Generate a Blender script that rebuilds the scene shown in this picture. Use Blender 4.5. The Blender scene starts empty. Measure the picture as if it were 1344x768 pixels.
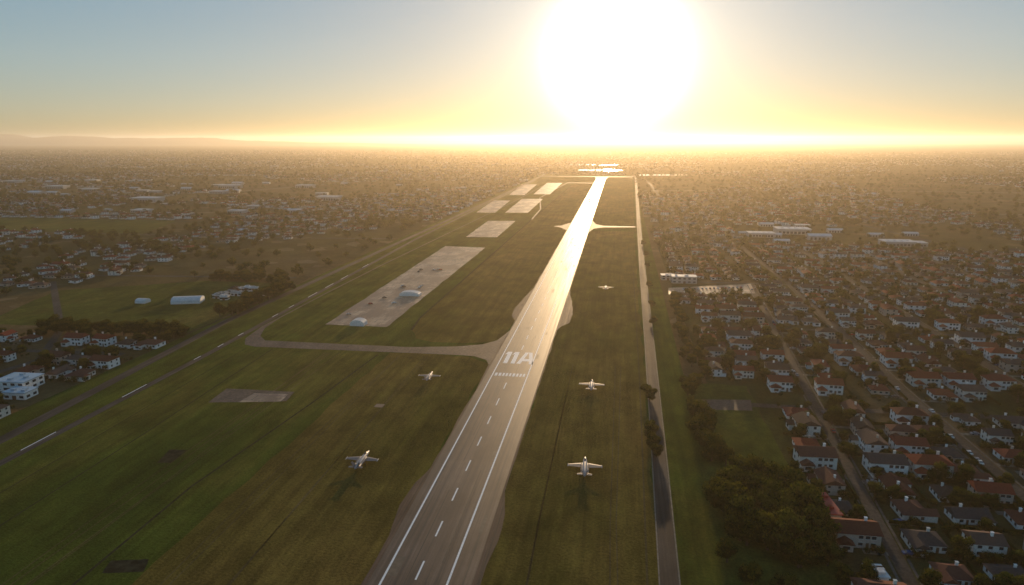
import bpy, math, random
from mathutils import Vector, noise, Matrix
R = random.Random(7)
scene = bpy.context.scene
COL = scene.collection

# ------------------------------------------------------------------ helpers
def link(o, parent=None):
    COL.objects.link(o)
    if parent: o.parent = parent
    return o

def mesh_data(name, verts, faces, mats=(), idx=None, smooth=False):
    me = bpy.data.meshes.new(name)
    me.from_pydata(verts, [], faces)
    for m in mats: me.materials.append(m)
    if idx: me.polygons.foreach_set('material_index', idx)
    if smooth: me.polygons.foreach_set('use_smooth', [True]*len(me.polygons))
    me.update()
    return me

def add(name, verts, faces, mats=(), idx=None, parent=None, smooth=False):
    return link(bpy.data.objects.new(name, mesh_data(name, verts, faces, mats, idx, smooth)), parent)

class MB:
    """accumulates geometry"""
    def __init__(s): s.v=[]; s.f=[]; s.i=[]
    def poly(s, pts, mi=0):
        n=len(s.v); s.v.extend(pts); s.f.append(tuple(range(n,n+len(pts)))); s.i.append(mi)
    def box(s, x0,x1,y0,y1,z0,z1, mi=0, bottom=False):
        n=len(s.v)
        s.v += [(x0,y0,z0),(x1,y0,z0),(x1,y1,z0),(x0,y1,z0),(x0,y0,z1),(x1,y0,z1),(x1,y1,z1),(x0,y1,z1)]
        fs=[(4,5,6,7),(0,1,5,4),(1,2,6,5),(2,3,7,6),(3,0,4,7)]
        if bottom: fs.append((3,2,1,0))
        for f in fs: s.f.append(tuple(n+k for k in f)); s.i.append(mi)
    def rect(s,x0,x1,y0,y1,z,mi=0):
        s.poly([(x0,y0,z),(x1,y0,z),(x1,y1,z),(x0,y1,z)],mi)
    def band(s, pts, w, z, mi=0):
        L=[];Rr=[]
        for k,(x,y) in enumerate(pts):
            a=pts[max(k-1,0)]; b=pts[min(k+1,len(pts)-1)]
            d=Vector((b[0]-a[0],b[1]-a[1])).normalized(); n=Vector((-d.y,d.x))
            L.append((x+n.x*w/2,y+n.y*w/2,z)); Rr.append((x-n.x*w/2,y-n.y*w/2,z))
        for k in range(len(pts)-1):
            s.poly([Rr[k],Rr[k+1],L[k+1],L[k]],mi)
    def loft(s, secs, n=14, mi=0):
        """secs: (y, zc, rx, rz)"""
        b=len(s.v)
        for (y,zc,rx,rz) in secs:
            for k in range(n):
                a=2*math.pi*k/n
                s.v.append((rx*math.cos(a),y,zc+rz*math.sin(a)))
        for j in range(len(secs)-1):
            for k in range(n):
                k2=(k+1)%n
                s.f.append((b+j*n+k,b+j*n+k2,b+(j+1)*n+k2,b+(j+1)*n+k)); s.i.append(mi)
        s.f.append(tuple(b+k for k in range(n))); s.i.append(mi)
        e=b+(len(secs)-1)*n
        s.f.append(tuple(e+k for k in reversed(range(n)))); s.i.append(mi)
    def obj(s,name,mats,parent=None,smooth=False):
        return add(name,s.v,s.f,mats,s.i,parent,smooth)
    def data(s,name,mats,smooth=False):
        return mesh_data(name,s.v,s.f,mats,s.i,smooth)

# ------------------------------------------------------------------ materials
def newmat(name):
    m=bpy.data.materials.new(name); m.use_nodes=True
    nt=m.node_tree; b=nt.nodes['Principled BSDF']
    return m,nt,b

def N(nt,t,**kw):
    n=nt.nodes.new(t)
    for k,v in kw.items(): setattr(n,k,v)
    return n

def world_noise(nt, scale=(1,1,1), nscale=1.0, detail=4, rough=0.6):
    g=N(nt,'ShaderNodeNewGeometry')
    mp=N(nt,'ShaderNodeMapping'); mp.inputs['Scale'].default_value=scale
    nt.links.new(g.outputs['Position'],mp.inputs['Vector'])
    n=N(nt,'ShaderNodeTexNoise'); n.inputs['Scale'].default_value=nscale
    n.inputs['Detail'].default_value=detail; n.inputs['Roughness'].default_value=rough
    nt.links.new(mp.outputs['Vector'],n.inputs['Vector'])
    return n

def ramp(nt, fac, stops):
    r=N(nt,'ShaderNodeValToRGB'); e=r.color_ramp.elements
    while len(e)<len(stops): e.new(0.5)
    for k,(p,c) in enumerate(stops):
        e[k].position=p; e[k].color=(c[0],c[1],c[2],1) if not isinstance(c,(int,float)) else (c,c,c,1)
    nt.links.new(fac,r.inputs['Fac']); return r.outputs['Color']

def mix(nt, mode, fac, a, b):
    m=N(nt,'ShaderNodeMix',data_type='RGBA',blend_type=mode)
    if isinstance(fac,(int,float)): m.inputs[0].default_value=fac
    else: nt.links.new(fac,m.inputs[0])
    for sock,v in ((m.inputs[6],a),(m.inputs[7],b)):
        if isinstance(v,(tuple,list)): sock.default_value=(v[0],v[1],v[2],1)
        else: nt.links.new(v,sock)
    return m.outputs[2]

def bump(nt,b,h,strength=0.5,dist=0.3):
    bp=N(nt,'ShaderNodeBump'); bp.inputs['Strength'].default_value=strength; bp.inputs['Distance'].default_value=dist
    nt.links.new(h,bp.inputs['Height']); nt.links.new(bp.outputs['Normal'],b.inputs['Normal'])

def grass_mat(name,c1,c2,c3,streak=True,sheen=0.03):
    m,nt,b=newmat(name)
    n1=world_noise(nt,(1,0.35,1),0.012,7,0.65)
    n2=world_noise(nt,(1,0.04 if streak else 0.8,1),0.22,5,0.65)
    n3=world_noise(nt,(1,1,1),0.9,5,0.7)
    n4=world_noise(nt,(1,0.6,1),0.05,5,0.7)
    a=ramp(nt,n1.outputs['Fac'],[(0.38,c1),(0.50,c2),(0.62,c3)])
    s=ramp(nt,n2.outputs['Fac'],[(0.3,0.58),(0.7,1.28)])
    a=mix(nt,'MULTIPLY',0.85,a,s)
    a=mix(nt,'MULTIPLY',0.85,a,ramp(nt,n4.outputs['Fac'],[(0.35,0.58),(0.65,1.35)]))
    t=ramp(nt,n3.outputs['Fac'],[(0.3,0.5),(0.7,1.4)])
    a=mix(nt,'MULTIPLY',0.8,a,t)
    nt.links.new(a,b.inputs['Base Color'])
    b.inputs['Roughness'].default_value=0.95; b.inputs['Specular IOR Level'].default_value=0.0
    b.inputs['Sheen Weight'].default_value=sheen; b.inputs['Sheen Roughness'].default_value=0.5; b.inputs['Sheen Tint'].default_value=(1,.85,.5,1)
    bump(nt,b,n3.outputs['Fac'],0.8,0.8)
    return m

M_grass=grass_mat('grass_green',(0.042,0.068,0.009),(0.066,0.088,0.012),(0.115,0.106,0.020))
M_dry=grass_mat('grass_dry',(0.090,0.080,0.014),(0.13,0.098,0.022),(0.18,0.122,0.032))
M_lawn=grass_mat('grass_lawn',(0.045,0.066,0.010),(0.065,0.084,0.014),(0.105,0.100,0.024),False,0.03)

def ground_mat():
    m,nt,b=newmat('terrain_ground')
    n1=world_noise(nt,(1,1,1),0.0016,8,0.62)
    n2=world_noise(nt,(1,1,1),0.02,6,0.7)
    n3=world_noise(nt,(1,1,1),0.25,4,0.7)
    a=ramp(nt,n1.outputs['Fac'],[(0.36,(0.026,0.038,0.012)),(0.48,(0.065,0.054,0.022)),(0.60,(0.10,0.070,0.036)),(0.7,(0.045,0.055,0.02))])
    a=mix(nt,'MULTIPLY',0.8,a,ramp(nt,n2.outputs['Fac'],[(0.3,0.5),(0.7,1.5)]))
    a=mix(nt,'MULTIPLY',0.8,a,ramp(nt,n3.outputs['Fac'],[(0.3,0.6),(0.7,1.4)]))
    g=N(nt,'ShaderNodeNewGeometry')
    v=N(nt,'ShaderNodeTexVoronoi'); v.inputs['Scale'].default_value=0.045
    nt.links.new(g.outputs['Position'],v.inputs['Vector'])
    sp=ramp(nt,v.outputs['Color'],[(0.80,0.0),(0.86,1.0)])
    a=mix(nt,'MIX',mix(nt,'MULTIPLY',1.0,sp,(0.3,0.3,0.3)),a,(0.28,0.20,0.14))
    nt.links.new(a,b.inputs['Base Color'])
    b.inputs['Roughness'].default_value=0.95; b.inputs['Specular IOR Level'].default_value=0.0
    b.inputs['Sheen Weight'].default_value=.04; b.inputs['Sheen Roughness'].default_value=0.5; b.inputs['Sheen Tint'].default_value=(1,.8,.5,1)
    bump(nt,b,n3.outputs['Fac'],0.8,2.0)
    return m
M_ground=ground_mat()

def asphalt_mat(name,base,rough=0.5,long=True,warm=0.0,spec=0.35):
    m,nt,b=newmat(name)
    n1=world_noise(nt,(1,0.015,1) if long else (1,1,1),0.55,6,0.65)
    n2=world_noise(nt,(1,0.5,1),0.06,5,0.6)
    n3=world_noise(nt,(1,1,1),1.8,4,0.7)
    c0=(base*(0.55),base*0.50,base*0.46); c1=(base*(1.2+warm),base*1.08,base*(0.98-warm*0.5)); c2=(base*(2.1+warm),base*1.8,base*1.5)
    a=ramp(nt,n1.outputs['Fac'],[(0.30,c0),(0.5,c1),(0.72,c2)])
    a=mix(nt,'MULTIPLY',0.8,a,ramp(nt,n2.outputs['Fac'],[(0.35,0.6),(0.65,1.3)]))
    a=mix(nt,'MULTIPLY',0.6,a,ramp(nt,n3.outputs['Fac'],[(0.3,0.7),(0.7,1.3)]))
    nt.links.new(a,b.inputs['Base Color'])
    rr=ramp(nt,n1.outputs['Fac'],[(0.3,rough-0.06),(0.7,rough+0.12)])
    nt.links.new(rr,b.inputs['Roughness'])
    b.inputs['Specular IOR Level'].default_value=spec
    bump(nt,b,n3.outputs['Fac'],0.15,0.05)
    return m
M_runway=asphalt_mat('runway_asphalt',0.060,0.45,True,0.35,0.15)
M_shoulder=asphalt_mat('shoulder_asphalt',0.070,0.7,True,0.5,0.06)
M_road=asphalt_mat('road_asphalt',0.050,0.75,True,0.1,0.05)
M_taxi=asphalt_mat('taxiway_asphalt',0.07,0.65,False,0.3,0.10)
M_street=asphalt_mat('street_asphalt',0.048,0.8,False,0,0.04)

def concrete_mat():
    m,nt,b=newmat('apron_concrete')
    g=N(nt,'ShaderNodeNewGeometry')
    br=N(nt,'ShaderNodeTexBrick'); br.inputs['Scale'].default_value=1.0
    br.inputs['Brick Width'].default_value=11; br.inputs['Row Height'].default_value=9
    br.inputs['Mortar Size'].default_value=0.25; br.inputs['Color1'].default_value=(0.50,0.34,0.21,1)
    br.inputs['Color2'].default_value=(0.28,0.18,0.11,1); br.inputs['Mortar'].default_value=(0.08,0.07,0.05,1)
    nt.links.new(g.outputs['Position'],br.inputs['Vector'])
    n1=world_noise(nt,(1,0.4,1),0.05,6,0.65)
    a=mix(nt,'MIX',ramp(nt,n1.outputs['Fac'],[(0.42,0.0),(0.55,1.0)]),br.outputs['Color'],(0.17,0.10,0.058))
    n2=world_noise(nt,(1,1,1),0.6,5,0.7)
    a=mix(nt,'MULTIPLY',0.7,a,ramp(nt,n2.outputs['Fac'],[(0.3,0.6),(0.7,1.3)]))
    nt.links.new(a,b.inputs['Base Color'])
    b.inputs['Roughness'].default_value=0.5; b.inputs['Specular IOR Level'].default_value=0.25
    return m
M_conc=concrete_mat()

def simple(name,col,rough=0.7,spec=0.3,metal=0.0,var=0.25,nscale=1.5):
    m,nt,b=newmat(name)
    n=world_noise(nt,(1,1,1),nscale,4,0.6)
    a=ramp(nt,n.outputs['Fac'],[(0.3,tuple(c*(1-var) for c in col)),(0.7,tuple(min(1,c*(1+var)) for c in col))])
    nt.links.new(a,b.inputs['Base Color'])
    b.inputs['Roughness'].default_value=rough; b.inputs['Specular IOR Level'].default_value=spec; b.inputs['Metallic'].default_value=metal
    return m
def by_random(name,stops,rough=0.8,nscale=2.0):
    m,nt,b=newmat(name)
    oi=N(nt,'ShaderNodeObjectInfo')
    r=N(nt,'ShaderNodeValToRGB'); r.color_ramp.interpolation='CONSTANT'
    e=r.color_ramp.elements
    while len(e)<len(stops): e.new(0.5)
    for k,c in enumerate(stops): e[k].position=k/len(stops); e[k].color=(*c,1)
    nt.links.new(oi.outputs['Random'],r.inputs['Fac'])
    n=world_noise(nt,(1,1,1),nscale,4,0.6)
    a=mix(nt,'MULTIPLY',0.8,r.outputs['Color'],ramp(nt,n.outputs['Fac'],[(0.3,0.7),(0.7,1.2)]))
    nt.links.new(a,b.inputs['Base Color']); b.inputs['Roughness'].default_value=rough
    b.inputs['Specular IOR Level'].default_value=0.06
    return m
M_paint=simple('white_paint',(0.82,0.81,0.79),0.6,0.3,0,0.12,0.8)
M_wall=by_random('house_wall',[(0.80,0.78,0.75),(0.70,0.64,0.57),(0.82,0.81,0.80),(0.50,0.40,0.33),(0.80,0.78,0.76),(0.74,0.70,0.64),(0.82,0.80,0.78)])
M_roof=by_random('house_roof',[(0.21,0.042,0.024),(0.12,0.038,0.026),(0.070,0.046,0.038),(0.24,0.058,0.030),(0.11,0.068,0.055),(0.18,0.042,0.028),(0.065,0.052,0.050),(0.12,0.048,0.036)],0.9,1.2)
M_glass=simple('window_glass',(0.03,0.035,0.04),0.15,0.6,0,0.2)
M_door=simple('door_wood',(0.12,0.06,0.03),0.6)
M_trim=simple('white_trim',(0.75,0.74,0.72),0.6)
M_whiteroof=simple('white_metal_roof',(0.55,0.55,0.55),0.6,0.15,0,0.15,0.4)
M_skyroof=simple('sky_tinted_metal_roof',(0.33,0.42,0.50),0.45,0.3,0,0.12,0.4)  # blue of the reflected sky put into the base colour
M_greywall=simple('panel_wall',(0.38,0.37,0.36),0.7)
M_redroof=simple('red_roof',(0.38,0.04,0.03),0.6)
M_bark=simple('tree_bark',(0.07,0.05,0.035),0.9)
M_drive=simple('driveway_concrete',(0.17,0.15,0.125),0.8,0.1,0,0.35,0.5)
M_dark=simple('dark_patch_soil',(0.040,0.036,0.022),0.9,0.0,0,0.5,0.3)
M_hill=simple('hill_terrain',(0.05,0.05,0.035),0.95,0.0,0,0.3,0.002)
M_jet=simple('aircraft_grey_paint',(0.13,0.135,0.15),0.6,0.25,0.0,0.12,1.0)
M_jetw=simple('aircraft_light_grey_paint',(0.30,0.30,0.32),0.5,0.3,0.0,0.08,1.0)
M_metal=simple('engine_metal',(0.10,0.10,0.11),0.4,0.5,0.8)
M_rubber=simple('tyre_rubber',(0.02,0.02,0.02),0.8)
M_car=by_random('car_paint',[(0.6,0.6,0.6),(0.05,0.05,0.06),(0.3,0.3,0.32),(0.35,0.04,0.03),(0.05,0.09,0.2),(0.7,0.7,0.68)],0.3)

def leaf_mat(name,c,tr=0.35):
    m=bpy.data.materials.new(name); m.use_nodes=True; nt=m.node_tree
    for n in list(nt.nodes): nt.nodes.remove(n)
    out=N(nt,'ShaderNodeOutputMaterial'); d=N(nt,'ShaderNodeBsdfDiffuse'); t=N(nt,'ShaderNodeBsdfTranslucent'); mx=N(nt,'ShaderNodeMixShader')
    oi=N(nt,'ShaderNodeObjectInfo')
    n=world_noise(nt,(1,1,1),0.5,3,0.6)
    a=ramp(nt,n.outputs['Fac'],[(0.3,tuple(x*0.6 for x in c)),(0.7,tuple(x*1.4 for x in c))])
    a=mix(nt,'MIX',oi.outputs['Random'],a,(c[0]*1.25,c[1]*1.05,c[2]*0.8))
    nt.links.new(a,d.inputs['Color']); nt.links.new(a,t.inputs['Color'])
    mx.inputs[0].default_value=tr
    nt.links.new(d.outputs[0],mx.inputs[1]); nt.links.new(t.outputs[0],mx.inputs[2]); nt.links.new(mx.outputs[0],out.inputs['Surface'])
    return m
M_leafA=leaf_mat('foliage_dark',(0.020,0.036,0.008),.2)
M_leafB=leaf_mat('foliage_sunlit',(0.075,0.085,0.014),.4)  # paler leaf copy for crown tops, sunlight put into the colour

# ------------------------------------------------------------------ ground sheets
S=30000
def sheet(name,pts,z,mat):
    return add(name,[(x,y,z) for x,y in pts],[tuple(range(len(pts)))],[mat])
sheet('ground',[(-S,-3000),(S,-3000),(S,2*S),(-S,2*S)],0,M_ground)
sheet('airfield_grass',[(-332,-400),(43,-400),(47,460),(52,1100),(62,3100),(-335,3100),(-335,1700),(-330,700)],0.02,M_grass)
def ragged(pts,step=9,amp=1.6):
    out=[]
    for k in range(len(pts)):
        a=Vector(pts[k]); b=Vector(pts[(k+1)%len(pts)]); L=(b-a).length; n=max(1,int(L/step)); pr=Vector((-(b-a).y,(b-a).x)).normalized()
        for j in range(n):
            p=a+(b-a)*j/n
            if j: p=p+pr*noise.noise(Vector((p.x*.07,p.y*.045,3)))*amp*1.6
            out.append((p.x,p.y))
    return out
def field(name,polys,z,mat,amp=1.6):
    mb=MB()
    for p in polys:
        r=ragged(p,9,amp); mb.poly([(x,y,z) for x,y in r])
    mb.obj(name,[mat])
field('dry_grass',[
 [(-168,-300),(-82,-300),(-82,438),(-100,452),(-158,452)],
 [(-44,-300),(17,-300),(22,450),(30,1150),(-44,1150)],
 [(-44,1230),(33,1230),(60,2850),(-44,2850)],
 [(-82,2430),(-135,2420),(-146,2380),(-152,2200),(-160,1277),(-164,550),(-160,512),(-150,490),(-135,482),(-110,483),(-92,490),(-82,505)],
],.04,M_dry,1.8)
field('lawn_field',[[(-520,478),(-334,478),(-334,668),(-440,668),(-560,600)],[(40,170),(80,170),(84,240),(84,420),(46,420)],[(-1250,1000),(-760,1000),(-820,1180),(-1300,1180)]],.03,M_lawn)
mb=MB()
mb.poly([(x,y,.05) for x,y in ragged([(-212,270),(-205,271),(-206,285),(-215,284)],2,.5)])
mb.poly([(x,y,.05) for x,y in ragged([(-176,190),(-162,193),(-165,200),(-178,197)],2,.5)])
mb.band([(-181,100),(-181,184),(-182,251),(-172,350),(-165,446)],1.1,.06)
mb.band([(-236,100),(-240,300),(-246,448)],0.7,.06)
mb.band([(-258,100),(-262,300),(-266,448)],0.5,.06)
mb.band([(-160,512),(-164,550),(-160,1277),(-152,2200)],1.8,.06)
mb.obj('drainage_ditch',[M_dark])
M_track=grass_mat('worn_track',(0.08,0.068,0.03),(0.11,0.085,0.04),(0.14,0.10,0.05))
mb=MB()
for x in (-150,-128,-198,-205,4,-26): 
    for dx in (0,2): mb.band([(x+dx+R.uniform(-1,1),100),(x+dx+R.uniform(-3,3),250),(x+dx+R.uniform(-3,3),446)],.5,.055)
mb.band([(13,100),(18,400),(22,800)],.8,.055)
mb.obj('vehicle_tracks',[M_track])

# runway
mb=MB()
mb.poly([(x,y,.10) for x,y in [(-81,-300),(-45,-300),(-45,2708),(-81,2708)]])
mb.obj('runway',[M_runway])
mb=MB()
mb.poly([(x,y,.07) for x,y in ragged([(-83,-300),(-42.5,-300),(-42,215),(-40.5,235),(-41,250),(-44,268),(-44,528),(-42,540),(-36,552),(-34.5,582),(-38,620),(-44,680),(-44,2712),(-82,2712),(-82,690),(-85,650),(-88.5,595),(-87,568),(-82,555),(-82,285),(-85,270),(-86,250),(-83,228)],5,.55)])
mb.obj('runway_shoulder',[M_shoulder])
mb=MB(); z=.115
mb.rect(-76.9,-76.1,-300,2690,z); mb.rect(-53.9,-53.1,-300,2690,z)
y=-280+ (203+280)%27
while y<2650:
    if not (405<y<470): mb.rect(-65.35,-64.65,y,y+11,z)
    y+=27
y0,y1=441,467
for xa in (-73.6,-68.4):
    mb.rect(xa,xa+2.9,y0,y1,z)
    mb.poly([(xa-1.6,y1-7,z),(xa,y1-5,z),(xa,y1,z),(xa-.3,y1,z)])
mb.poly([(-64.4,y0,z),(-61.6,y0,z),(-58.7,y1,z),(-61.2,y1,z)])
mb.poly([(-55.6,y0,z),(-52.8,y0,z),(-56.2,y1,z),(-58.69,y1,z)][::1])
mb.rect(-61.3,-56.2,y0+6,y0+11,z+.004)
x=-75.0
while x<-55.2:
    w=R.choice([0.9,1.3,1.6]); mb.rect(x,x+w,415,421,z); x+=w+0.9
mb.obj('runway_markings',[M_paint])

M_skid=simple('tyre_rubber_marks',(0.028,0.027,0.026),0.55,0.2,0,0.3,0.3)
M_patch=simple('asphalt_patch',(0.085,0.072,0.058),0.6,0.2,0,0.3,0.5)
mb=MB()
for k in range(60):
    x=-65+R.choice([-1,1])*R.uniform(2.0,7.5); yy=R.uniform(150,1200); L=R.uniform(20,90); w=R.uniform(.25,.6)
    mb.rect(x,x+w,yy,yy+L,.105+k*.0001,0)
for k in range(30):
    x=R.uniform(-80,-49); yy=R.uniform(190,1400); w=R.uniform(1.5,4); L=R.uniform(4,22)
    mb.rect(x,min(x+w,-46),yy,yy+L,.1015+k*.0001,1)
mb.obj('runway_wear_marks',[M_skid,M_patch])

# taxiways
mb=MB()
poly=[(-262,451),(-109,454)]+[(-96,453),(-86,446),(-82,434),(-81,415)]+[(-80,415),(-80,535)]+[(-82,520),(-87,494),(-96,482),(-114,474),(-150,467),(-262,467)]+[(-272,478),(-280,500),(-284,540),(-284.5,540),(-285,505),(-280,470),(-272,455)]
mb.poly([(x,y,.06) for x,y in poly])
mb.poly([(x,y,.06) for x,y in [(-82,1150),(-97,1190),(-108,1200),(-108,1206),(-97,1215),(-82,1260)]])
mb.poly([(x,y,.06) for x,y in [(-44,1130),(-37,1180),(-22,1198),(34,1208),(34,1222),(-22,1222),(-36,1245),(-44,1300)]])
mb.poly([(x,y,.06) for x,y in [(-82,2400),(-84,2432),(-150,2440),(-175,2430),(-182,2440),(-172,2462),(-84,2456),(-82,2500)]])
mb.poly([(x,y,.06) for x,y in [(-83,2690),(-42,2690),(-36,2850),(64,2860),(64,2895),(-100,2900),(-320,2890),(-320,2862),(-110,2860),(-90,2850)]])
mb.band([(-284,500),(-284,630),(-281,800),(-274,1000),(-262,1350),(-250,1700),(-240,2500)],1.6,.065)
mb.band([(-175,2440),(-200,1800),(-165,1500),(-160,1300)],3.0,.068)
mb.obj('taxiway',[M_taxi])

# aprons
def apron(pts):
    return sheet('parking_apron',ragged(pts,6,.7),.07,M_conc)
apron([(-236,518),(-183,518),(-182,943),(-242,949)])
apron([(-233,1046),(-184,1050),(-187,1272),(-239,1266)])
apron([(-291,1409),(-251,1412),(-265,1708),(-307,1704)])
apron([(-231,1416),(-183,1420),(-188,1764),(-242,1760)])
apron([(-295,1877),(-252,1881),(-271,2345),(-322,2337)])
apron([(-231,1914),(-185,1918),(-192,2442),(-246,2434)])
sheet('concrete_pad',ragged([(-232,344),(-188,353),(-190,368),(-234,367)],3,.5),.06,M_taxi)
sheet('concrete_pad',ragged([(-215,347),(-191,352),(-192,364),(-213,362)],3,.4),.075,M_conc)
sheet('concrete_pad',[(-134,352),(-129,352),(-129,357),(-134,357)],.06,M_conc)

# left road + parallel strip
mb=MB(); mb.band([(-303,-200),(-307,281),(-323,519),(-321,715),(-316,1300),(-314,1660),(-316,3100)],7.5,.08); mb.obj('road',[M_road])
mb=MB()
pl=[(-284,-200),(-285,260),(-286,434),(-294,677),(-304,1001),(-306,2600)]
mb.band(pl,5.0,.07)
mb.obj('perimeter_road',[M_road])
mb=MB(); yy=200
def interp(pl,y):
    for a,b in zip(pl,pl[1:]):
        if a[1]<=y<=b[1]: return a[0]+(b[0]-a[0])*(y-a[1])/(b[1]-a[1])
    return pl[-1][0]
while yy<800:
    L=R.choice([8,11,22]); mb.band([(interp(pl,yy)-2,yy),(interp(pl,yy+L)-2,yy+L)],0.55,.09); yy+=L+R.choice([22,32,50])
mb.obj('road_markings',[M_paint])
rp=[(12,-200),(22.5,213),(24.5,312),(28,505),(34,881),(42,1300),(66,2481),(72,2860)]
mb=MB(); mb.band(rp,6.4,.08); mb.obj('road',[M_road])
mb=MB(); 
mb.band([(x-3.5,y) for x,y in rp],0.5,.075); mb.band([(x+3.5,y) for x,y in rp],0.5,.075)
mb.obj('road_verge',[M_drive])

# streets of the right neighbourhood
XB=lambda y: 88+0.075*y if y<740 else 143.5
STR=[178,250,322,394,466,538]
mb=MB()
mb.band([(XB(-50),-50),(XB(300),300),(XB(735),735)],5,.06)
mb.band([(178,-50),(176,429),(186,738),(179,999),(120,1400),(110,2600)],7.5,.065)
for x in STR[1:]: mb.band([(x,-50),(x+6,1000)],5,.06)
for y in (386,): mb.band([(50,y),(84,y+2),(600,y+10)],6,.07)
for y in (560,742,905): mb.band([(70,y),(600,y+6)],6,.07)
mb.band([(150,180),(600,190)],6,.07)
mb.band([(600,800),(504,924),(444,1254),(380,1700),(420,2600)],10,.075)
mb.band([(-340,1010),(-560,990),(-900,1000),(-1500,900)],8,.05)
mb.band([(-350,700),(-560,680),(-900,640)],7,.05)
mb.band([(-345,420),(-470,415),(-600,440)],6,.05)
mb.band([(-420,250),(-395,400),(-440,470),(-600,640)],6,.055)
mb.obj('street',[M_street])
mb=MB()
mb.band([(-1700,1000),(-1148,1195),(-900,1290),(-700,1420),(-520,1900)],9,.055)
mb.band([(-2200,1500),(-1500,1600),(-1100,1900),(-900,2500)],12,.055)
mb.band([(-2600,2300),(-1500,2500),(-700,2650),(-340,3200)],14,.055)
mb.band([(90,1500),(500,1560),(1200,1500)],9,.055)
mb.band([(80,2100),(700,2200),(1600,2150)],12,.055)
mb.obj('concrete_highway',[M_drive])
sheet('car_park',[(54,676),(140,694),(144,741),(56,707)],.085,M_conc)
sheet('car_park',[(54,377),(80,379),(82,396),(50,392)],.085,M_taxi)
mb=MB()
for off in (-3.6,3.6):
    mb.band([(XB(-50)+off,-50),(XB(735)+off,735)],1.0,.09)
    mb.band([(178+off*1.4,-50),(176+off*1.4,429),(186+off*1.4,738)],1.0,.09)
    for x in STR[1:]: mb.band([(x+off,-50),(x+6+off,1000)],1.0,.09)
mb.obj('pavement',[simple('pavement_concrete',(0.10,0.09,0.08),0.85,0.05,0,0.35,0.5)])

# ------------------------------------------------------------------ houses
def house_parts(seed):
    r=random.Random(seed)
    W=r.uniform(10.5,15); D=r.uniform(8,10.5); H=r.choice([3.0,3.2,5.6]); oh=.55; rh=r.uniform(1.7,2.5)
    walls=MB(); roof=MB(); win=MB(); door=MB(); chim=MB()
    def gable(mb,x0,x1,y0,y1,z,rh,hip):
        yc=(y0+y1)/2; a,b,c,d=x0-oh,x1+oh,y0-oh,y1+oh; zz=z-.15
        k=hip*(d-c)/2
        mb.poly([(a,c,zz),(b,c,zz),(b-k,yc,z+rh),(a+k,yc,z+rh)])
        mb.poly([(b,d,zz),(a,d,zz),(a+k,yc,z+rh),(b-k,yc,z+rh)])
        mb.poly([(a,d,zz),(a,c,zz),(a+k,yc,z+rh)]); mb.poly([(b,c,zz),(b,d,zz),(b-k,yc,z+rh)])
        mb.poly([(a,c,zz-.01),(a,d,zz-.01),(b,d,zz-.01),(b,c,zz-.01)])
    def gabley(mb,x0,x1,y0,y1,z,rh,hip):
        xc=(x0+x1)/2; a,b,c,d=x0-oh,x1+oh,y0-oh,y1+oh; zz=z-.15; k=hip*(b-a)/2
        mb.poly([(a,c,zz),(xc,c+k,z+rh),(xc,d,z+rh),(a,d,zz)][::-1]); mb.poly([(b,c,zz),(b,d,zz),(xc,d,z+rh),(xc,c+k,z+rh)])
        mb.poly([(a,c,zz),(b,c,zz),(xc,c+k,z+rh)])
    hip=r.choice([1.0,0.05,0.9])
    walls.box(-W/2,W/2,-D/2,D/2,0,H)
    gable(roof,-W/2,W/2,-D/2,D/2,H,rh,hip)
    ww=r.uniform(4.2,5.5); sx=r.choice([-1,1]); x0=sx*(W/2-ww/2)-ww/2; wy=-D/2-r.uniform(2,3.5); h2=3.0
    walls.box(x0,x0+ww,wy,-D/2+.002,0,h2)
    gabley(roof,x0,x0+ww,wy,-D/2+2.4 if H<4 else -D/2-.6,h2,rh*.7,r.choice([.05,.8]))
    if hip<.1:
        for s in (-1,1):
            walls.poly([(s*W/2,-D/2,H),(s*W/2,D/2,H),(s*W/2,0,H+rh*.93)][::s])
    def window(x,y,z,w,h,ax,s):
        if ax=='y':
            win.box(x-w/2,x+w/2,*(sorted((y,y+s*.04))),z,z+h,0,True)
            win.box(x-w/2-.1,x+w/2+.1,*(sorted((y,y+s*.08))),z-.12,z-.003,1,True)
            win.box(x-w/2-.1,x+w/2+.1,*(sorted((y,y+s*.08))),z+h+.003,z+h+.1,1,True)
        else:
            win.box(*(sorted((x,x+s*.04))),y-w/2,y+w/2,z,z+h,0,True)
            win.box(*(sorted((x,x+s*.08))),y-w/2-.1,y+w/2+.1,z-.12,z-.003,1,True)
    rows=[1.0] if H<4 else [1.0,3.7]
    mx=-sx*(ww/2+.3)
    for z in rows:
        for dx in (-2.6,0.3,2.9):
            if z<2 and dx==0.3: continue
            window(mx+dx*.8,-D/2,z,1.5,1.3,'y',-1)
        for dx in (-W*.32,0,W*.32): window(dx,D/2,z,1.5,1.3,'y',1)
        for s in (-1,1):
            for dy in (-D*.22,D*.24): window(s*W/2,dy,z,1.2,1.3,'x',s)
    window(x0+ww/2,wy,0.9,2.3,1.4,'y',-1)
    door.box(mx+.24-.5,mx+.24+.5,-D/2-.06,-D/2,0.02,2.15,0,True)
    cx=r.uniform(-W*.3,W*.3); chim.box(cx-.45,cx+.45,.6,1.4,H+.5,H+rh+.9)
    chim.box(cx-.55,cx+.55,.5,1.5,H+rh+.903,H+rh+1.05,0,True)
    return dict(walls=(walls,[M_wall]),roof=(roof,[M_roof]),windows=(win,[M_glass,M_trim]),door=(door,[M_door]),chimney=(chim,[M_wall])),W,D
PROTO=[]
for s in range(8):
    parts,W,D=house_parts(100+s)
    PROTO.append(({k:mb.data(k,m) for k,(mb,m) in parts.items()},W,D))
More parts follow.
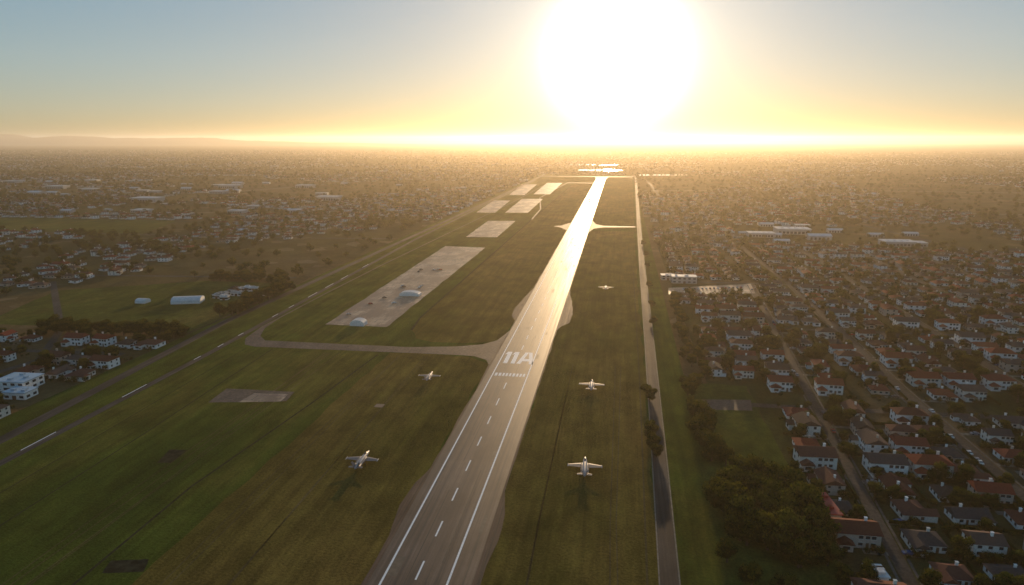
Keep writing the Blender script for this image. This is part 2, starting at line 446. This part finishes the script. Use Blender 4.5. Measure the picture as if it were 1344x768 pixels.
def place_house(x,y,rot,k=None):
    k=R.randrange(8) if k is None else k
    e=link(bpy.data.objects.new('house',None)); e.location=(x,y,0.03); e.rotation_euler=(0,0,rot); e.empty_display_size=1
    sc=R.uniform(.86,1.12); e.scale=(sc,sc,sc)
    for n,me in PROTO[k][0].items(): link(bpy.data.objects.new(n,me),e)
    return e

# ------------------------------------------------------------------ trees
def tree_mesh(name,seed,h,r,nleaf,ls):
    q=random.Random(seed); V=[];F=[];I=[]
    def tube(p0,p1,r0,r1,n=6):
        b=len(V); d=(Vector(p1)-Vector(p0)).normalized(); u=d.orthogonal().normalized(); w=d.cross(u)
        for p,rr in ((p0,r0),(p1,r1)):
            for k in range(n):
                a=2*math.pi*k/n; V.append(tuple(Vector(p)+u*rr*math.cos(a)+w*rr*math.sin(a)))
        for k in range(n): F.append((b+k,b+(k+1)%n,b+n+(k+1)%n,b+n+k)); I.append(0)
    th=h*.32; tube((0,0,-.1),(0.1,0,th),.045*h,.03*h); tube((.1,0,th),(0,.1,h*.7),.03*h,.01*h)
    blobs=[]
    nb=q.randint(10,14)
    for k in range(nb):
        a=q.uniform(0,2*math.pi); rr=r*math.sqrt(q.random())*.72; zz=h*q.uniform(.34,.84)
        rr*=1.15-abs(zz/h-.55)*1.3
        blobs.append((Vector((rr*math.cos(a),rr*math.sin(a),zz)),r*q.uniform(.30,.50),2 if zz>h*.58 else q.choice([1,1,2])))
    blobs.append((Vector((0,0,h*.8)),r*.4,2)); blobs.append((Vector((0,0,h*.5)),r*.6,1))
    for c,br,_ in blobs[:6]: tube((0.05,0,th*.95),tuple(c),.018*h,.006*h,5)
    for k in range(nleaf):
        c,br,mi=q.choice(blobs)
        d=Vector((q.gauss(0,1),q.gauss(0,1),q.gauss(0,1))).normalized()
        p=c+d*br*(q.uniform(.45,1.12)); 
        n=(d+Vector((q.gauss(0,.6),q.gauss(0,.6),q.gauss(0,.6)))).normalized(); u=n.orthogonal().normalized(); w=n.cross(u)
        an=q.uniform(0,6.28); u,w=u*math.cos(an)+w*math.sin(an),w*math.cos(an)-u*math.sin(an)
        s=ls*q.uniform(.6,1.3); b=len(V)
        V.extend([tuple(p-u*s*.5),tuple(p-w*s*.36+u*s*.1),tuple(p+u*s*.55),tuple(p+w*s*.36)])
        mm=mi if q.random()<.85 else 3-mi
        if d.z<.25 : mm=1  # sides and undersides of clumps take the dark leaf colour as painted shade
        F.append((b,b+1,b+2,b+3)); I.append(mm)
    return mesh_data(name,V,F,[M_bark,M_leafA,M_leafB],I)
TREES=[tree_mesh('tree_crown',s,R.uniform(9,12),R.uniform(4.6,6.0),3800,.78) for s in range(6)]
def place_tree(x,y,sc=1.0,k=None):
    o=link(bpy.data.objects.new('tree',R.choice(TREES) if k is None else TREES[k]))
    o.location=(x,y,0.02); o.rotation_euler=(0,0,R.uniform(0,6.28)); o.scale=(sc*R.uniform(.9,1.15),sc*R.uniform(.9,1.15),sc*R.uniform(.85,1.1))
for x,y,s in [(23,387,.9),(21.5,396,.7),(22,322,.9),(21,333,.95),(22,342,.6),(23,312,.6),(48,404,.95),(45,410,.7),(46,366,.9),(50,356,1.1),(47,346,1.0),(51,340,.9),(47,330,.9),(50,320,1.15),(53,316,1.0),(55,308,.8),(46,376,.7),
              (54,500,.8),(55,529,.9),(52,545,.8),(56,560,1.0),(57,580,.9),(56,605,.9),(57,633,1),(58,655,.8),(50,470,.8),(54,453,.9),(60,430,.9),
              (44,230,.9),(50,216,.9),(60,212,.8),(33,560,.6),(35,620,.7),(36,700,.7),(60,440,.8),(56,485,.8),(53,515,.9),(39,820,.7),(40,900,.8),(40,1000,.8),(56,590,.9),(54,620,.8),(58,645,1),
              (49,312,1.0),(47,338,1.1),(52,350,1.1),(49,362,1.1),(46,398,1.0),(51,411,.9)]: place_tree(x,y,s)
for k in range(50):
    a=R.uniform(0,6.28); rr=math.sqrt(R.random()); place_tree(62+rr*18*math.cos(a)+rr*2,262+rr*27*math.sin(a),R.uniform(1.0,1.55))
for k in range(12): place_tree(72+R.uniform(-6,10),238+R.uniform(-8,8),R.uniform(.8,1.2))
for y in list(range(528,580,5))+list(range(596,640,6)): place_tree(-321+R.uniform(-8,4)-8,y,R.uniform(1.0,1.4))
for k in range(34): x=-328-k*3.6; place_tree(x+R.uniform(-2,2),470+R.uniform(-6,6)-(k*.3),R.uniform(.8,1.25))
for k in range(26): place_tree(-345-R.uniform(0,90),672+R.uniform(-6,10),R.uniform(.8,1.2))

# ------------------------------------------------------------------ right neighbourhood placement
drv=MB(); hed=MB(); SH=[]
cars=[]
def lot(x,y,face,streetx=None):
    rot={ 'S':0,'E':math.pi/2,'W':-math.pi/2,'N':math.pi}[face]+R.uniform(-.06,.06)
    place_house(x,y,rot)
    if streetx is not None and abs(streetx-x)<26:
        s=1 if streetx>x else -1; yy=y+R.choice([-7.5,7.5])
        xs=sorted((x+s*1,streetx-s*3)); drv.rect(xs[0],xs[1],yy-1.4,yy+1.4,.05)
        if R.random()<.4: cars.append((x+s*R.uniform(6,9),yy,math.pi/2))
    if R.random()<.5: drv.rect(x-6,x+5,y+R.uniform(5.5,6.5),y+9.5,.045)
def vis(x,y): return x<0.70*y+40
xs_list=[]
yy=172
while yy<1000:
    rowj=R.uniform(-1.5,1.5)
    skip=any(abs(yy+rowj-c)<12 for c in (390,563,745,908)) or yy<195
    if not skip:
        b=XB(yy)
        cols=[(b-14.5,'S',b),(b+14,'S',b)]
        if 178-b>62: cols+=[(b+34,'S',None)]
        cols+=[(178-15,'S',178)]
        st=[178]+[x+3 for x in STR[1:]]
        for a,c in zip(st,st[1:]):
            cols+=[(a+15,'S',a),(a+35,'S',None),(c-14,'S',c)]
        if yy>430:
            xx=b-34
            while xx>64: cols.append((xx,'S',None)); xx-=19
        for x,f,sx in cols:
            if x<82 and yy<425: continue
            if 668<yy<748 and x<150: continue
            if x<92 and 215<yy<258: continue
            if not vis(x,yy): continue
            for q_ in range(12): SH.append((x+R.uniform(-10,10),yy+R.choice([-10.5,10.5])+R.uniform(-3,3),R.uniform(0,6),R.uniform(.12,.34)))
            if R.random()<.07: 
                for q_ in range(3):
                    if yy<640: place_tree(x+R.uniform(-7,7),yy+R.uniform(-7,7),R.uniform(.7,1.15))
                continue
            if yy<640: lot(x+R.uniform(-2.2,2.2),yy+rowj+R.uniform(-2.5,2.5),f if R.random()<.72 else R.choice('EWN'),sx)
            else: xs_list.append((x+R.uniform(-1.6,1.6),yy+rowj+R.uniform(-2,2)))
            for q_ in range(3):
                if R.random()<.55: 
                    tx,ty=x+R.uniform(-11,11),yy+10.5+R.uniform(-1.5,1)
                    if yy<640: place_tree(tx,ty,R.uniform(.4,.95))
            hx=x+10; hed.box(hx-.3,hx+.3,yy-9,yy+R.uniform(4,9),0.02,1.5)
            if R.random()<.5: hed.box(x-9,x+8,yy+12.2,yy+12.9,0.02,1.5)
    yy+=20.5
drv.obj('driveways',[M_drive])
hed.obj('garden_hedges',[M_leafA])
sheet('residential_ground',[(60,420),(84,415),(84,150),(700,150),(700,1000),(60,1000)],.01,grass_mat('garden_ground',(0.034,0.046,0.012),(0.060,0.056,0.022),(0.10,0.076,0.042),False,.02))

# left near houses
yy=285
while yy<460:
    for k in range(9):
        x=-337-k*20+R.uniform(-2,2)
        if abs(x-(-395 if yy<400 else -420))<8: continue
        if -384<x<-330 and 320<yy<368: continue
        if abs(yy-418)<9: continue
        place_house(x,yy+R.uniform(-2,2),R.uniform(-.1,.1)+(R.choice([0,0,1.57])))
        for q_ in range(10): SH.append((x+R.uniform(-10,10),yy+R.choice([-10.5,10.5])+R.uniform(-3,3),R.uniform(0,6),R.uniform(.12,.38)))
        for q_ in range(2):
            if R.random()<.8: place_tree(x+R.uniform(-9,9),yy+11,R.uniform(.5,1.0))
    yy+=22

# ------------------------------------------------------------------ special buildings
def big_building(name,x,y,w,d,h,rot=0,roofmat=M_whiteroof,wallmat=M_greywall,floors=2):
    e=link(bpy.data.objects.new(name,None)); e.location=(x,y,.03); e.rotation_euler=(0,0,rot)
    a=MB(); a.box(-w/2,w/2,-d/2,d/2,0,h); a.obj('walls',[wallmat],e)
    a=MB(); a.box(-w/2-.4,w/2+.4,-d/2-.4,d/2+.4,h+.003,h+.5,0,True)
    for k in range(3): 
        cx=R.uniform(-w*.35,w*.35); cy=R.uniform(-d*.3,d*.3); a.box(cx-1.2,cx+1.2,cy-1,cy+1,h+.503,h+1.6)
    a.obj('roof',[roofmat],e)
    a=MB()
    for f in range(floors):
        z=.9+f*(h/floors); n=max(3,int(w/4.5))
        for k in range(n):
            cx=-w/2+(k+.5)*w/n
            for s in (-1,1): a.box(cx-1.3,cx+1.3,*sorted((s*d/2,s*(d/2+.05))),z,z+1.5,0,True)
        n=max(2,int(d/4.5))
        for k in range(n):
            cy=-d/2+(k+.5)*d/n
            for s in (-1,1): a.box(*sorted((s*w/2,s*(w/2+.05))),cy-1.3,cy+1.3,z,z+1.5,0,True)
    a.obj('windows',[M_glass],e)
    a=MB(); a.box(-1.2,1.2,-d/2-.1,-d/2,0.02,2.4,0,True); a.obj('door',[M_door],e)
    return e
def hangar(x,y,w,d,h,rot=0):
    e=link(bpy.data.objects.new('aircraft_hangar',None)); e.location=(x,y,.09); e.rotation_euler=(0,0,rot)
    n=14; a=MB(); ar=[( -w/2*math.cos(math.pi*k/n), h*.35+h*.65*math.sin(math.pi*k/n)) for k in range(n+1)]
    for k in range(n):
        a.poly([(ar[k][0],-d/2,ar[k][1]),(ar[k+1][0],-d/2,ar[k+1][1]),(ar[k+1][0],d/2,ar[k+1][1]),(ar[k][0],d/2,ar[k][1])][::-1])
    a.obj('roof',[M_whiteroof],e)
    a=MB()
    for s in (-1,1):
        a.poly([(-w/2,s*d/2*.995,0)]+[(px,s*d/2*.995,pz) for px,pz in ar]+[(w/2,s*d/2*.995,0)])
        a.poly([(s*w/2*.998,-d/2,0),(s*w/2*.998,d/2,0),(s*w/2*.998,d/2,h*.35),(s*w/2*.998,-d/2,h*.35)])
    a.obj('walls',[M_trim],e)
    a=MB()
    for k in range(4): 
        x0=-w*.36+k*w*.18; a.box(x0+.05,x0+w*.18-.05,-d/2-.12,-d/2-.02,.02,h*.58,0,True)
    a.obj('door',[M_trim],e)
hangar(-208,521,12,9,5.0); hangar(-198,634,20,9,4.2)
hangar(-397,574,16,26,5.5,math.pi/2+.3); hangar(-438,566,9,10,4,math.pi/2)
for k in range(16):
    big_building('airfield_shed',-362+R.uniform(-24,20),600+R.uniform(-16,38),R.uniform(5,12),R.uniform(4,7),3.2,R.uniform(-.2,.2),R.choice([M_whiteroof,M_greywall,M_roof]),M_trim,1)
big_building('office_building',-362,350,20,16,6,.05,M_skyroof,M_trim,2)
big_building('office_building',-348,336,14,10,4,.05,M_skyroof,M_trim,1)
big_building('office_building',74,738,26,12,7,.05,M_whiteroof,M_greywall,2)
big_building('office_building',58,752,14,10,5,.05,M_whiteroof,M_greywall,2)
big_building('red_roof_hall',89,271,6,17,4,.1,M_redroof,M_wall,1)
big_building('office_building',93,226,5.5,7,4,.1,M_whiteroof,M_wall,1)

# ------------------------------------------------------------------ distant instanced masses
def instancer(name,pts,child_me,child_name):
    V=[];F=[]
    for (x,y,rot,s) in pts:
        b=len(V)
        for dx,dy in ((-.5,-.5),(.5,-.5),(.5,.5),(-.5,.5)):
            V.append((x+(dx*math.cos(rot)-dy*math.sin(rot))*s,y+(dx*math.sin(rot)+dy*math.cos(rot))*s,0.03))
        F.append((b,b+1,b+2,b+3))
    o=add(name,V,F); o.instance_type='FACES'; o.use_instance_faces_scale=True; o.instance_faces_scale=1.0
    o.show_instancer_for_render=False; o.show_instancer_for_viewport=False
    link(bpy.data.objects.new(child_name,child_me),o)
def joined(k):
    V=[];F=[];I=[];mats=[];
    for n,(me) in PROTO[k][0].items():
        if n in('door',): continue
        b=len(V); V+= [tuple(v.co) for v in me.vertices]
        base=len(mats); mats+=list(me.materials)
        for p in me.polygons: F.append(tuple(b+i for i in p.vertices)); I.append(base+p.material_index)
    return mesh_data('house_body',V,F,mats,I)
def urban(x,y):
    if y<3050 and -338<x<62: return False
    if 55<x<700 and y<1000: return False
    if x<0 and y<465: return x<-520
    if -565<x<-330 and y<672: return False
    if -1320<x<-750 and 1000<y<1190: return False
    return True
HP=[[] for _ in range(4)]; TP=[[] for _ in range(3)]; WP=[[],[]]
for x,y in xs_list: 
    HP[R.randrange(4)].append((x,y,R.choice([0,0,0,1.57,3.14]),1))
    for q_ in range(2):
        if R.random()<.65: TP[R.randrange(3)].append((x+R.uniform(-9,9),y+11,R.uniform(0,6),R.uniform(.5,1.0)))
def scatter(y0,y1,px,py,dens):
    y=y0
    row=0
    while y<y1:
        xmin=-1.12*y-120; xmax=.66*y+150
        x=xmin+R.uniform(0,px); c=0
        while x<xmax:
            c+=1
            if urban(x,y):
                n=noise.noise(Vector((x*.0016+3,y*.0011,0))); n2=noise.noise(Vector((x*.006,y*.004,7)))
                belt=abs(((y+x*.35+n*160)%420)-210)<9
                if belt and y>650:
                    TP[R.randrange(3)].append((x+R.uniform(-6,6),y+R.uniform(-8,8),R.uniform(0,6),R.uniform(.8,1.3)))
                    if R.random()<.6: TP[R.randrange(3)].append((x+R.uniform(-6,6),y+R.uniform(-12,12),R.uniform(0,6),R.uniform(.8,1.3)))
                elif c%4==0 or row%7==6: pass
                elif x<-650 and 1250<y<2300 and n2>.05:
                    if R.random()<.07: WP[R.randrange(2)].append((x,y,R.uniform(-.2,.2),R.uniform(.5,1.5)))
                    elif R.random()<.35: TP[R.randrange(3)].append((x,y,R.uniform(0,6),R.uniform(.5,1)))
                elif 190<x<480 and 1030<y<1280:
                    if R.random()<.12: WP[R.randrange(2)].append((x,y,0,R.uniform(.5,1.2)))
                    elif R.random()<.4: TP[R.randrange(3)].append((x,y,R.uniform(0,6),R.uniform(.5,.9)))
                elif n>.16: 
                    if R.random()<.5*abs(math.sin(y*.01+x*.003)): TP[R.randrange(3)].append((x,y+R.uniform(-8,8),R.uniform(0,6),R.uniform(.6,1.1)))
                elif n2<-.24:
                    TP[R.randrange(3)].append((x+R.uniform(-6,6),y+R.uniform(-8,8),R.uniform(0,6),R.uniform(.7,1.2)))
                else:
                    if R.random()<dens: HP[R.randrange(4)].append((x+R.uniform(-2,2),y+R.uniform(-3,3),R.choice([0,0,0,1.57,3.14])+n*1.2,R.uniform(.8,1.1)))
                    for q_ in range(2):
                        if R.random()<dens*.7: TP[R.randrange(3)].append((x+R.uniform(-11,11),y+R.uniform(6,12),R.uniform(0,6),R.uniform(.5,1.05)))
                    if R.random()<.004: WP[R.randrange(2)].append((x,y+14,0,R.uniform(.5,1)))
            x+=px
        y+=py; row+=1
scatter(455,1600,20,23,.93)
scatter(1600,3200,22,26,.72)
scatter(3200,6000,34,42,.5)
scatter(6000,9000,60,90,.4)
for k in range(4): instancer('distant_houses',HP[k],joined(k*2),'house_body')
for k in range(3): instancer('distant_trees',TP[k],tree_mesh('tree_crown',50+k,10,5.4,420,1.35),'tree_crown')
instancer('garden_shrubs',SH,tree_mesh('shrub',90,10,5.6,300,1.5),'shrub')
a=MB(); a.box(-22,22,-13,13,0,7,0); a.box(-22.5,22.5,-13.5,13.5,7.003,7.6,1,True)
for k in range(8): a.box(-20+k*5,-16.5+k*5,-13.06,-13,1,4,2,True)
for k in range(4): a.box(-15+k*9,-12+k*9,-3,3,7.603,8.4,1)
w1=a.data('warehouse_body',[M_greywall,M_whiteroof,M_glass])
a=MB(); a.box(-15,15,-9,9,0,6,0); 
a.poly([(-15.5,-9.5,6),(15.5,-9.5,6),(15.5,0,8.5),(-15.5,0,8.5)],1); a.poly([(15.5,9.5,6),(-15.5,9.5,6),(-15.5,0,8.5),(15.5,0,8.5)],1)
a.poly([(-15,-9,6),(-15,9,6),(-15,0,8.4)],0); a.poly([(15,-9,6),(15,9,6),(15,0,8.4)],0)
for k in range(5): a.box(-13+k*5.4,-10+k*5.4,-9.06,-9,0.5,4,2,True)
w2=a.data('warehouse_body',[M_greywall,M_whiteroof,M_glass])
instancer('distant_warehouses',WP[0],w1,'warehouse_body'); instancer('distant_warehouses',WP[1],w2,'warehouse_body')

# hills
def ridge(name,y,x0,x1,hmax,seed):
    V=[];F=[];n=160;m=8
    for j in range(m):
        for i in range(n):
            t=i/(n-1); x=x0+(x1-x0)*t; env=min(1,t*4)*(1-t)**.8
            hh=env*hmax*(.8+.4*noise.fractal(Vector((x*.0006+seed,j*.15,0)),1,2,5))
            s=math.sin(math.pi*j/(m-1)); V.append((x,y+j*350,max(0,hh*s)-1))
    for j in range(m-1):
        for i in range(n-1): F.append((j*n+i,j*n+i+1,(j+1)*n+i+1,(j+1)*n+i))
    add(name,V,F,[M_hill],smooth=True)
ridge('hills',17000,-22000,-5000,400,1)

# ponds far away
M_water=simple('pond_water',(0.03,0.035,0.04),0.12,0.5,0,0.1,0.01)
sheet('pond',[(-190,3400),(-40,3380),(40,3500),(-60,3620),(-200,3560)],.05,M_water)
sheet('pond',[(-330,4100),(-100,4080),(10,4250),(-250,4400)],.05,M_water)
sheet('pond',[(90,3000),(300,3040),(320,3100),(100,3080)],.05,M_water)

# ------------------------------------------------------------------ aircraft
def make_jet_parts():
    P={}
    a=MB(); a.loft([(10,1.9,.05,.05),(9.2,1.95,.35,.32),(7.5,2.05,.7,.65),(5,2.2,.95,.9),(2,2.25,1.15,1.0),(-2,2.25,1.2,1.0),(-6,2.25,1.0,.85),(-9.3,2.35,.55,.5),(-10,2.4,.3,.3)],16)
    P['fuselage']=(a,[M_jetw],True)
    a=MB(); a.loft([(7.0,2.6,.05,.05),(6.2,2.85,.42,.35),(4.8,3.0,.5,.48),(3.4,3.0,.42,.35),(2.4,2.9,.05,.05)],12); P['canopy']=(a,[M_glass],True)
    def wing(a,pr,pt,zr,zt,th):
        for s in (-1,1):
            n=len(a.v)
            for (x,yl,yt),z,t in ((pr,zr,th),(pt,zt,th*.45)):
                a.v+= [(s*x,yl,z),(s*x,yl*.7+yt*.3,z+t/2),(s*x,yt,z),(s*x,yl*.7+yt*.3,z-t/2)]
            for k in range(4):
                f=(n+k,n+(k+1)%4,n+4+(k+1)%4,n+4+k); a.f.append(f if s<0 else f[::-1]); a.i.append(0)
            a.f.append((n+4,n+5,n+6,n+7)); a.i.append(0)
    a=MB(); wing(a,(0.8,3.6,-1.2),(7.6,.9,-1.1),2.0,2.4,.42); P['wings']=(a,[M_jet])
    a=MB()
    for s in (-1,1):
        b=MB(); b.loft([(1.3,2.4,.05,.12),(.6,2.4,.2,.2),(-1,2.4,.22,.22),(-1.8,2.4,.05,.05)],8)
        n=len(a.v); a.v+=[(x+s*7.65,y,z) for x,y,z in b.v]; a.f+=[tuple(n+i for i in f) for f in b.f]; a.i+=b.i
    P['wing_tip_tanks']=(a,[M_jetw])
    a=MB(); wing(a,(.4,-7.2,-9.4),(3.3,-8.4,-9.8),2.6,2.75,.22); P['tailplane']=(a,[M_jet])
    a=MB()
    for s in (-1,1):
        n=len(a.v); x=s*.9; xt=s*1.7
        a.v+=[(x-.09,-6.2,2.6),(x-.09,-9.2,2.6),(x+.09,-9.2,2.6),(x+.09,-6.2,2.6),(xt-.04,-8.4,5.3),(xt-.04,-10,5.3),(xt+.04,-10,5.3),(xt+.04,-8.4,5.3)]
        for f in ((0,1,5,4),(1,2,6,5),(2,3,7,6),(3,0,4,7),(4,5,6,7)): a.f.append(tuple(n+i for i in f)); a.i.append(0)
    P['tail_fins']=(a,[M_jet])
    a=MB()
    for s in (-1,1):
        b=MB(); b.loft([(2.0,2.25,.5,.55),(1.8,2.25,.62,.66),(-1,2.3,.66,.68),(-5,2.35,.6,.6),(-8,2.4,.42,.42)],12); b.loft([(-7.9,2.4,.36,.36),(-8.9,2.4,.3,.3)],12,1)
        n=len(a.v); a.v+=[(x+s*1.25,y,z) for x,y,z in b.v]; a.f+=[tuple(n+i for i in f) for f in b.f]; a.i+=b.i
    P['engines']=(a,[M_jet,M_metal],True)
    a=MB()
    for (x,y) in ((0,6.2),(-1.9,-1.4),(1.9,-1.4)):
        a.box(x-.08,x+.08,y-.08,y+.08,.3,1.9,0,True)
        b=len(a.v); n=12
        for xx in (x-.16,x+.16):
            for k in range(n): a.v.append((xx,y+.4*math.cos(6.283*k/n),.4+.4*math.sin(6.283*k/n)))
        for k in range(n): a.f.append((b+k,b+(k+1)%n,b+n+(k+1)%n,b+n+k)); a.i.append(1)
        a.f.append(tuple(b+k for k in range(n))); a.i.append(1); a.f.append(tuple(b+n+k for k in reversed(range(n)))); a.i.append(1)
    P['landing_gear']=(a,[M_metal,M_rubber])
    return {k:v[0].data(k,v[1],len(v)>2) for k,v in P.items()}
JET=make_jet_parts()
def jet(x,y,rot,s=1):
    e=link(bpy.data.objects.new('jet_aircraft',None)); e.location=(x,y,.05); e.rotation_euler=(0,0,rot); e.scale=(s,s,s)
    for n,me in JET.items(): link(bpy.data.objects.new(n,me),e)
for x,y,r,s in [(-115,403,.05,.9),(-115,284,.02,1),(-11.5,402,.0,1.0),(-10.5,293,.03,1.02),(-8,690,.0,1.0),(-70,1741,.5,1.1)]: jet(x,y,r,s)

# ------------------------------------------------------------------ cars
a=MB()
prof=[(-2.2,.35),(-2.2,.85),(-1.9,.95),(-1.35,1.0),(-.75,1.45),(.75,1.48),(1.35,1.0),(2.1,.92),(2.25,.7),(2.2,.35)]
for s in (-.88,.88): a.poly([(s*(.86 if z>1.1 else 1),y,z) for y,z in (prof if s<0 else prof[::-1])])
for k in range(len(prof)-1):
    (y0,z0),(y1,z1)=prof[k],prof[k+1]; w0=.88*(.86 if z0>1.1 else 1); w1_=.88*(.86 if z1>1.1 else 1)
    a.poly([(-w0,y0,z0),(w0,y0,z0),(w1_,y1,z1),(-w1_,y1,z1)],1 if (z0>=1.0 and z1>=1.0 and abs(z0-z1)>.2) else 0)
body=a.data('body',[M_car,M_glass])
a=MB()
for sx in (-.8,.8):
    for sy in (-1.35,1.35):
        b=len(a.v); n=10
        for xx in (sx-.12,sx+.12):
            for k in range(n): a.v.append((xx,sy+.33*math.cos(6.283*k/n),.33+.33*math.sin(6.283*k/n)))
        for k in range(n): a.f.append((b+k,b+(k+1)%n,b+n+(k+1)%n,b+n+k)); a.i.append(0)
        a.f.append(tuple(b+k for k in range(n))); a.i.append(0); a.f.append(tuple(b+n+k for k in reversed(range(n)))); a.i.append(0)
wheels=a.data('wheels',[M_rubber])
def car(x,y,r,z=.09):
    e=link(bpy.data.objects.new('parked_car',None)); e.location=(x,y,z); e.rotation_euler=(0,0,r)
    link(bpy.data.objects.new('body',body),e); link(bpy.data.objects.new('wheels',wheels),e)
for x,y,r in cars[:60]: car(x,y,r)
for k in range(10): yy=R.uniform(190,720); car(XB(yy)+R.choice([-1.7,1.7]),yy,R.choice([0,math.pi])-.07)
for k in range(12): yy=R.uniform(240,730); car(177+R.choice([-2.6,2.6]),yy,0)
for k in range(14): car(-210+R.uniform(-20,20),R.choice([540,600,680,760])+R.uniform(-20,20),R.uniform(0,3))
for k in range(16): car(70+k*4,700+k*1.2,0)

# ------------------------------------------------------------------ haze, sky, sun
EL=math.radians(6.2); AZ=math.radians(-0.4)
m=bpy.data.materials.new('haze_air'); m.use_nodes=True; nt=m.node_tree
for n in list(nt.nodes): nt.nodes.remove(n)
out=N(nt,'ShaderNodeOutputMaterial'); vs=N(nt,'ShaderNodeVolumeScatter')
vs.inputs['Color'].default_value=(1,.86,.66,1); vs.inputs['Density'].default_value=0.00007; vs.inputs['Anisotropy'].default_value=0.62
nt.links.new(vs.outputs[0],out.inputs['Volume'])
a=MB(); a.box(-29000,29000,-2500,29000,-20,260,0,True)
a.obj('atmospheric_haze',[m])

w=bpy.data.worlds.new('World'); scene.world=w; w.use_nodes=True; nt=w.node_tree
bg=nt.nodes['Background']
sk=N(nt,'ShaderNodeTexSky'); sk.sky_type='NISHITA'; sk.sun_disc=False; sk.sun_elevation=EL; sk.sun_rotation=AZ
sk.air_density=1.0; sk.dust_density=0.5; sk.ozone_density=3.0; sk.altitude=100
gm=N(nt,'ShaderNodeGamma'); gm.inputs['Gamma'].default_value=0.42
hs=N(nt,'ShaderNodeHueSaturation'); hs.inputs['Saturation'].default_value=1.5
nt.links.new(sk.outputs[0],gm.inputs['Color']); nt.links.new(gm.outputs[0],hs.inputs['Color'])
sunv=Vector((math.sin(AZ)*math.cos(EL),math.cos(AZ)*math.cos(EL),math.sin(EL)))
# bright aureole of the low sun (forward scattering in the dusty air)
tc=N(nt,'ShaderNodeTexCoord'); nrm=N(nt,'ShaderNodeVectorMath',operation='NORMALIZE'); dt=N(nt,'ShaderNodeVectorMath',operation='DOT_PRODUCT')
nt.links.new(tc.outputs['Generated'],nrm.inputs[0]); nt.links.new(nrm.outputs[0],dt.inputs[0]); dt.inputs[1].default_value=sunv
cl=N(nt,'ShaderNodeMath',operation='MAXIMUM'); nt.links.new(dt.outputs['Value'],cl.inputs[0]); cl.inputs[1].default_value=0
tot=hs.outputs[0]
for p_,amp,col in ((520,18,(1,.96,.86)),(80,1.6,(1,.88,.66))):
    pw=N(nt,'ShaderNodeMath',operation='POWER'); nt.links.new(cl.outputs[0],pw.inputs[0]); pw.inputs[1].default_value=p_
    ml=N(nt,'ShaderNodeVectorMath',operation='SCALE'); ml.inputs[0].default_value=tuple(c*amp for c in col); nt.links.new(pw.outputs[0],ml.inputs['Scale'])
    ad=N(nt,'ShaderNodeVectorMath',operation='ADD'); nt.links.new(tot,ad.inputs[0]); nt.links.new(ml.outputs[0],ad.inputs[1]); tot=ad.outputs[0]
bg.inputs['Strength'].default_value=0.26
nt.links.new(tot,bg.inputs['Color'])

sun=bpy.data.lights.new('sun','SUN'); sun.energy=5.0; sun.angle=math.radians(.5); sun.color=(1,.66,.34)
so=link(bpy.data.objects.new('sun',sun))
so.rotation_euler=sunv.to_track_quat('Z','Y').to_euler()

cam=bpy.data.cameras.new('camera'); co=link(bpy.data.objects.new('camera',cam)); scene.camera=co
co.location=(0,0,150); co.rotation_euler=(math.radians(90-12.64),0,math.radians(8.67))
cam.lens=24; cam.sensor_width=36; cam.clip_end=120000; cam.clip_start=1
scene.view_settings.view_transform='Standard'; scene.view_settings.look='None'; scene.view_settings.exposure=0
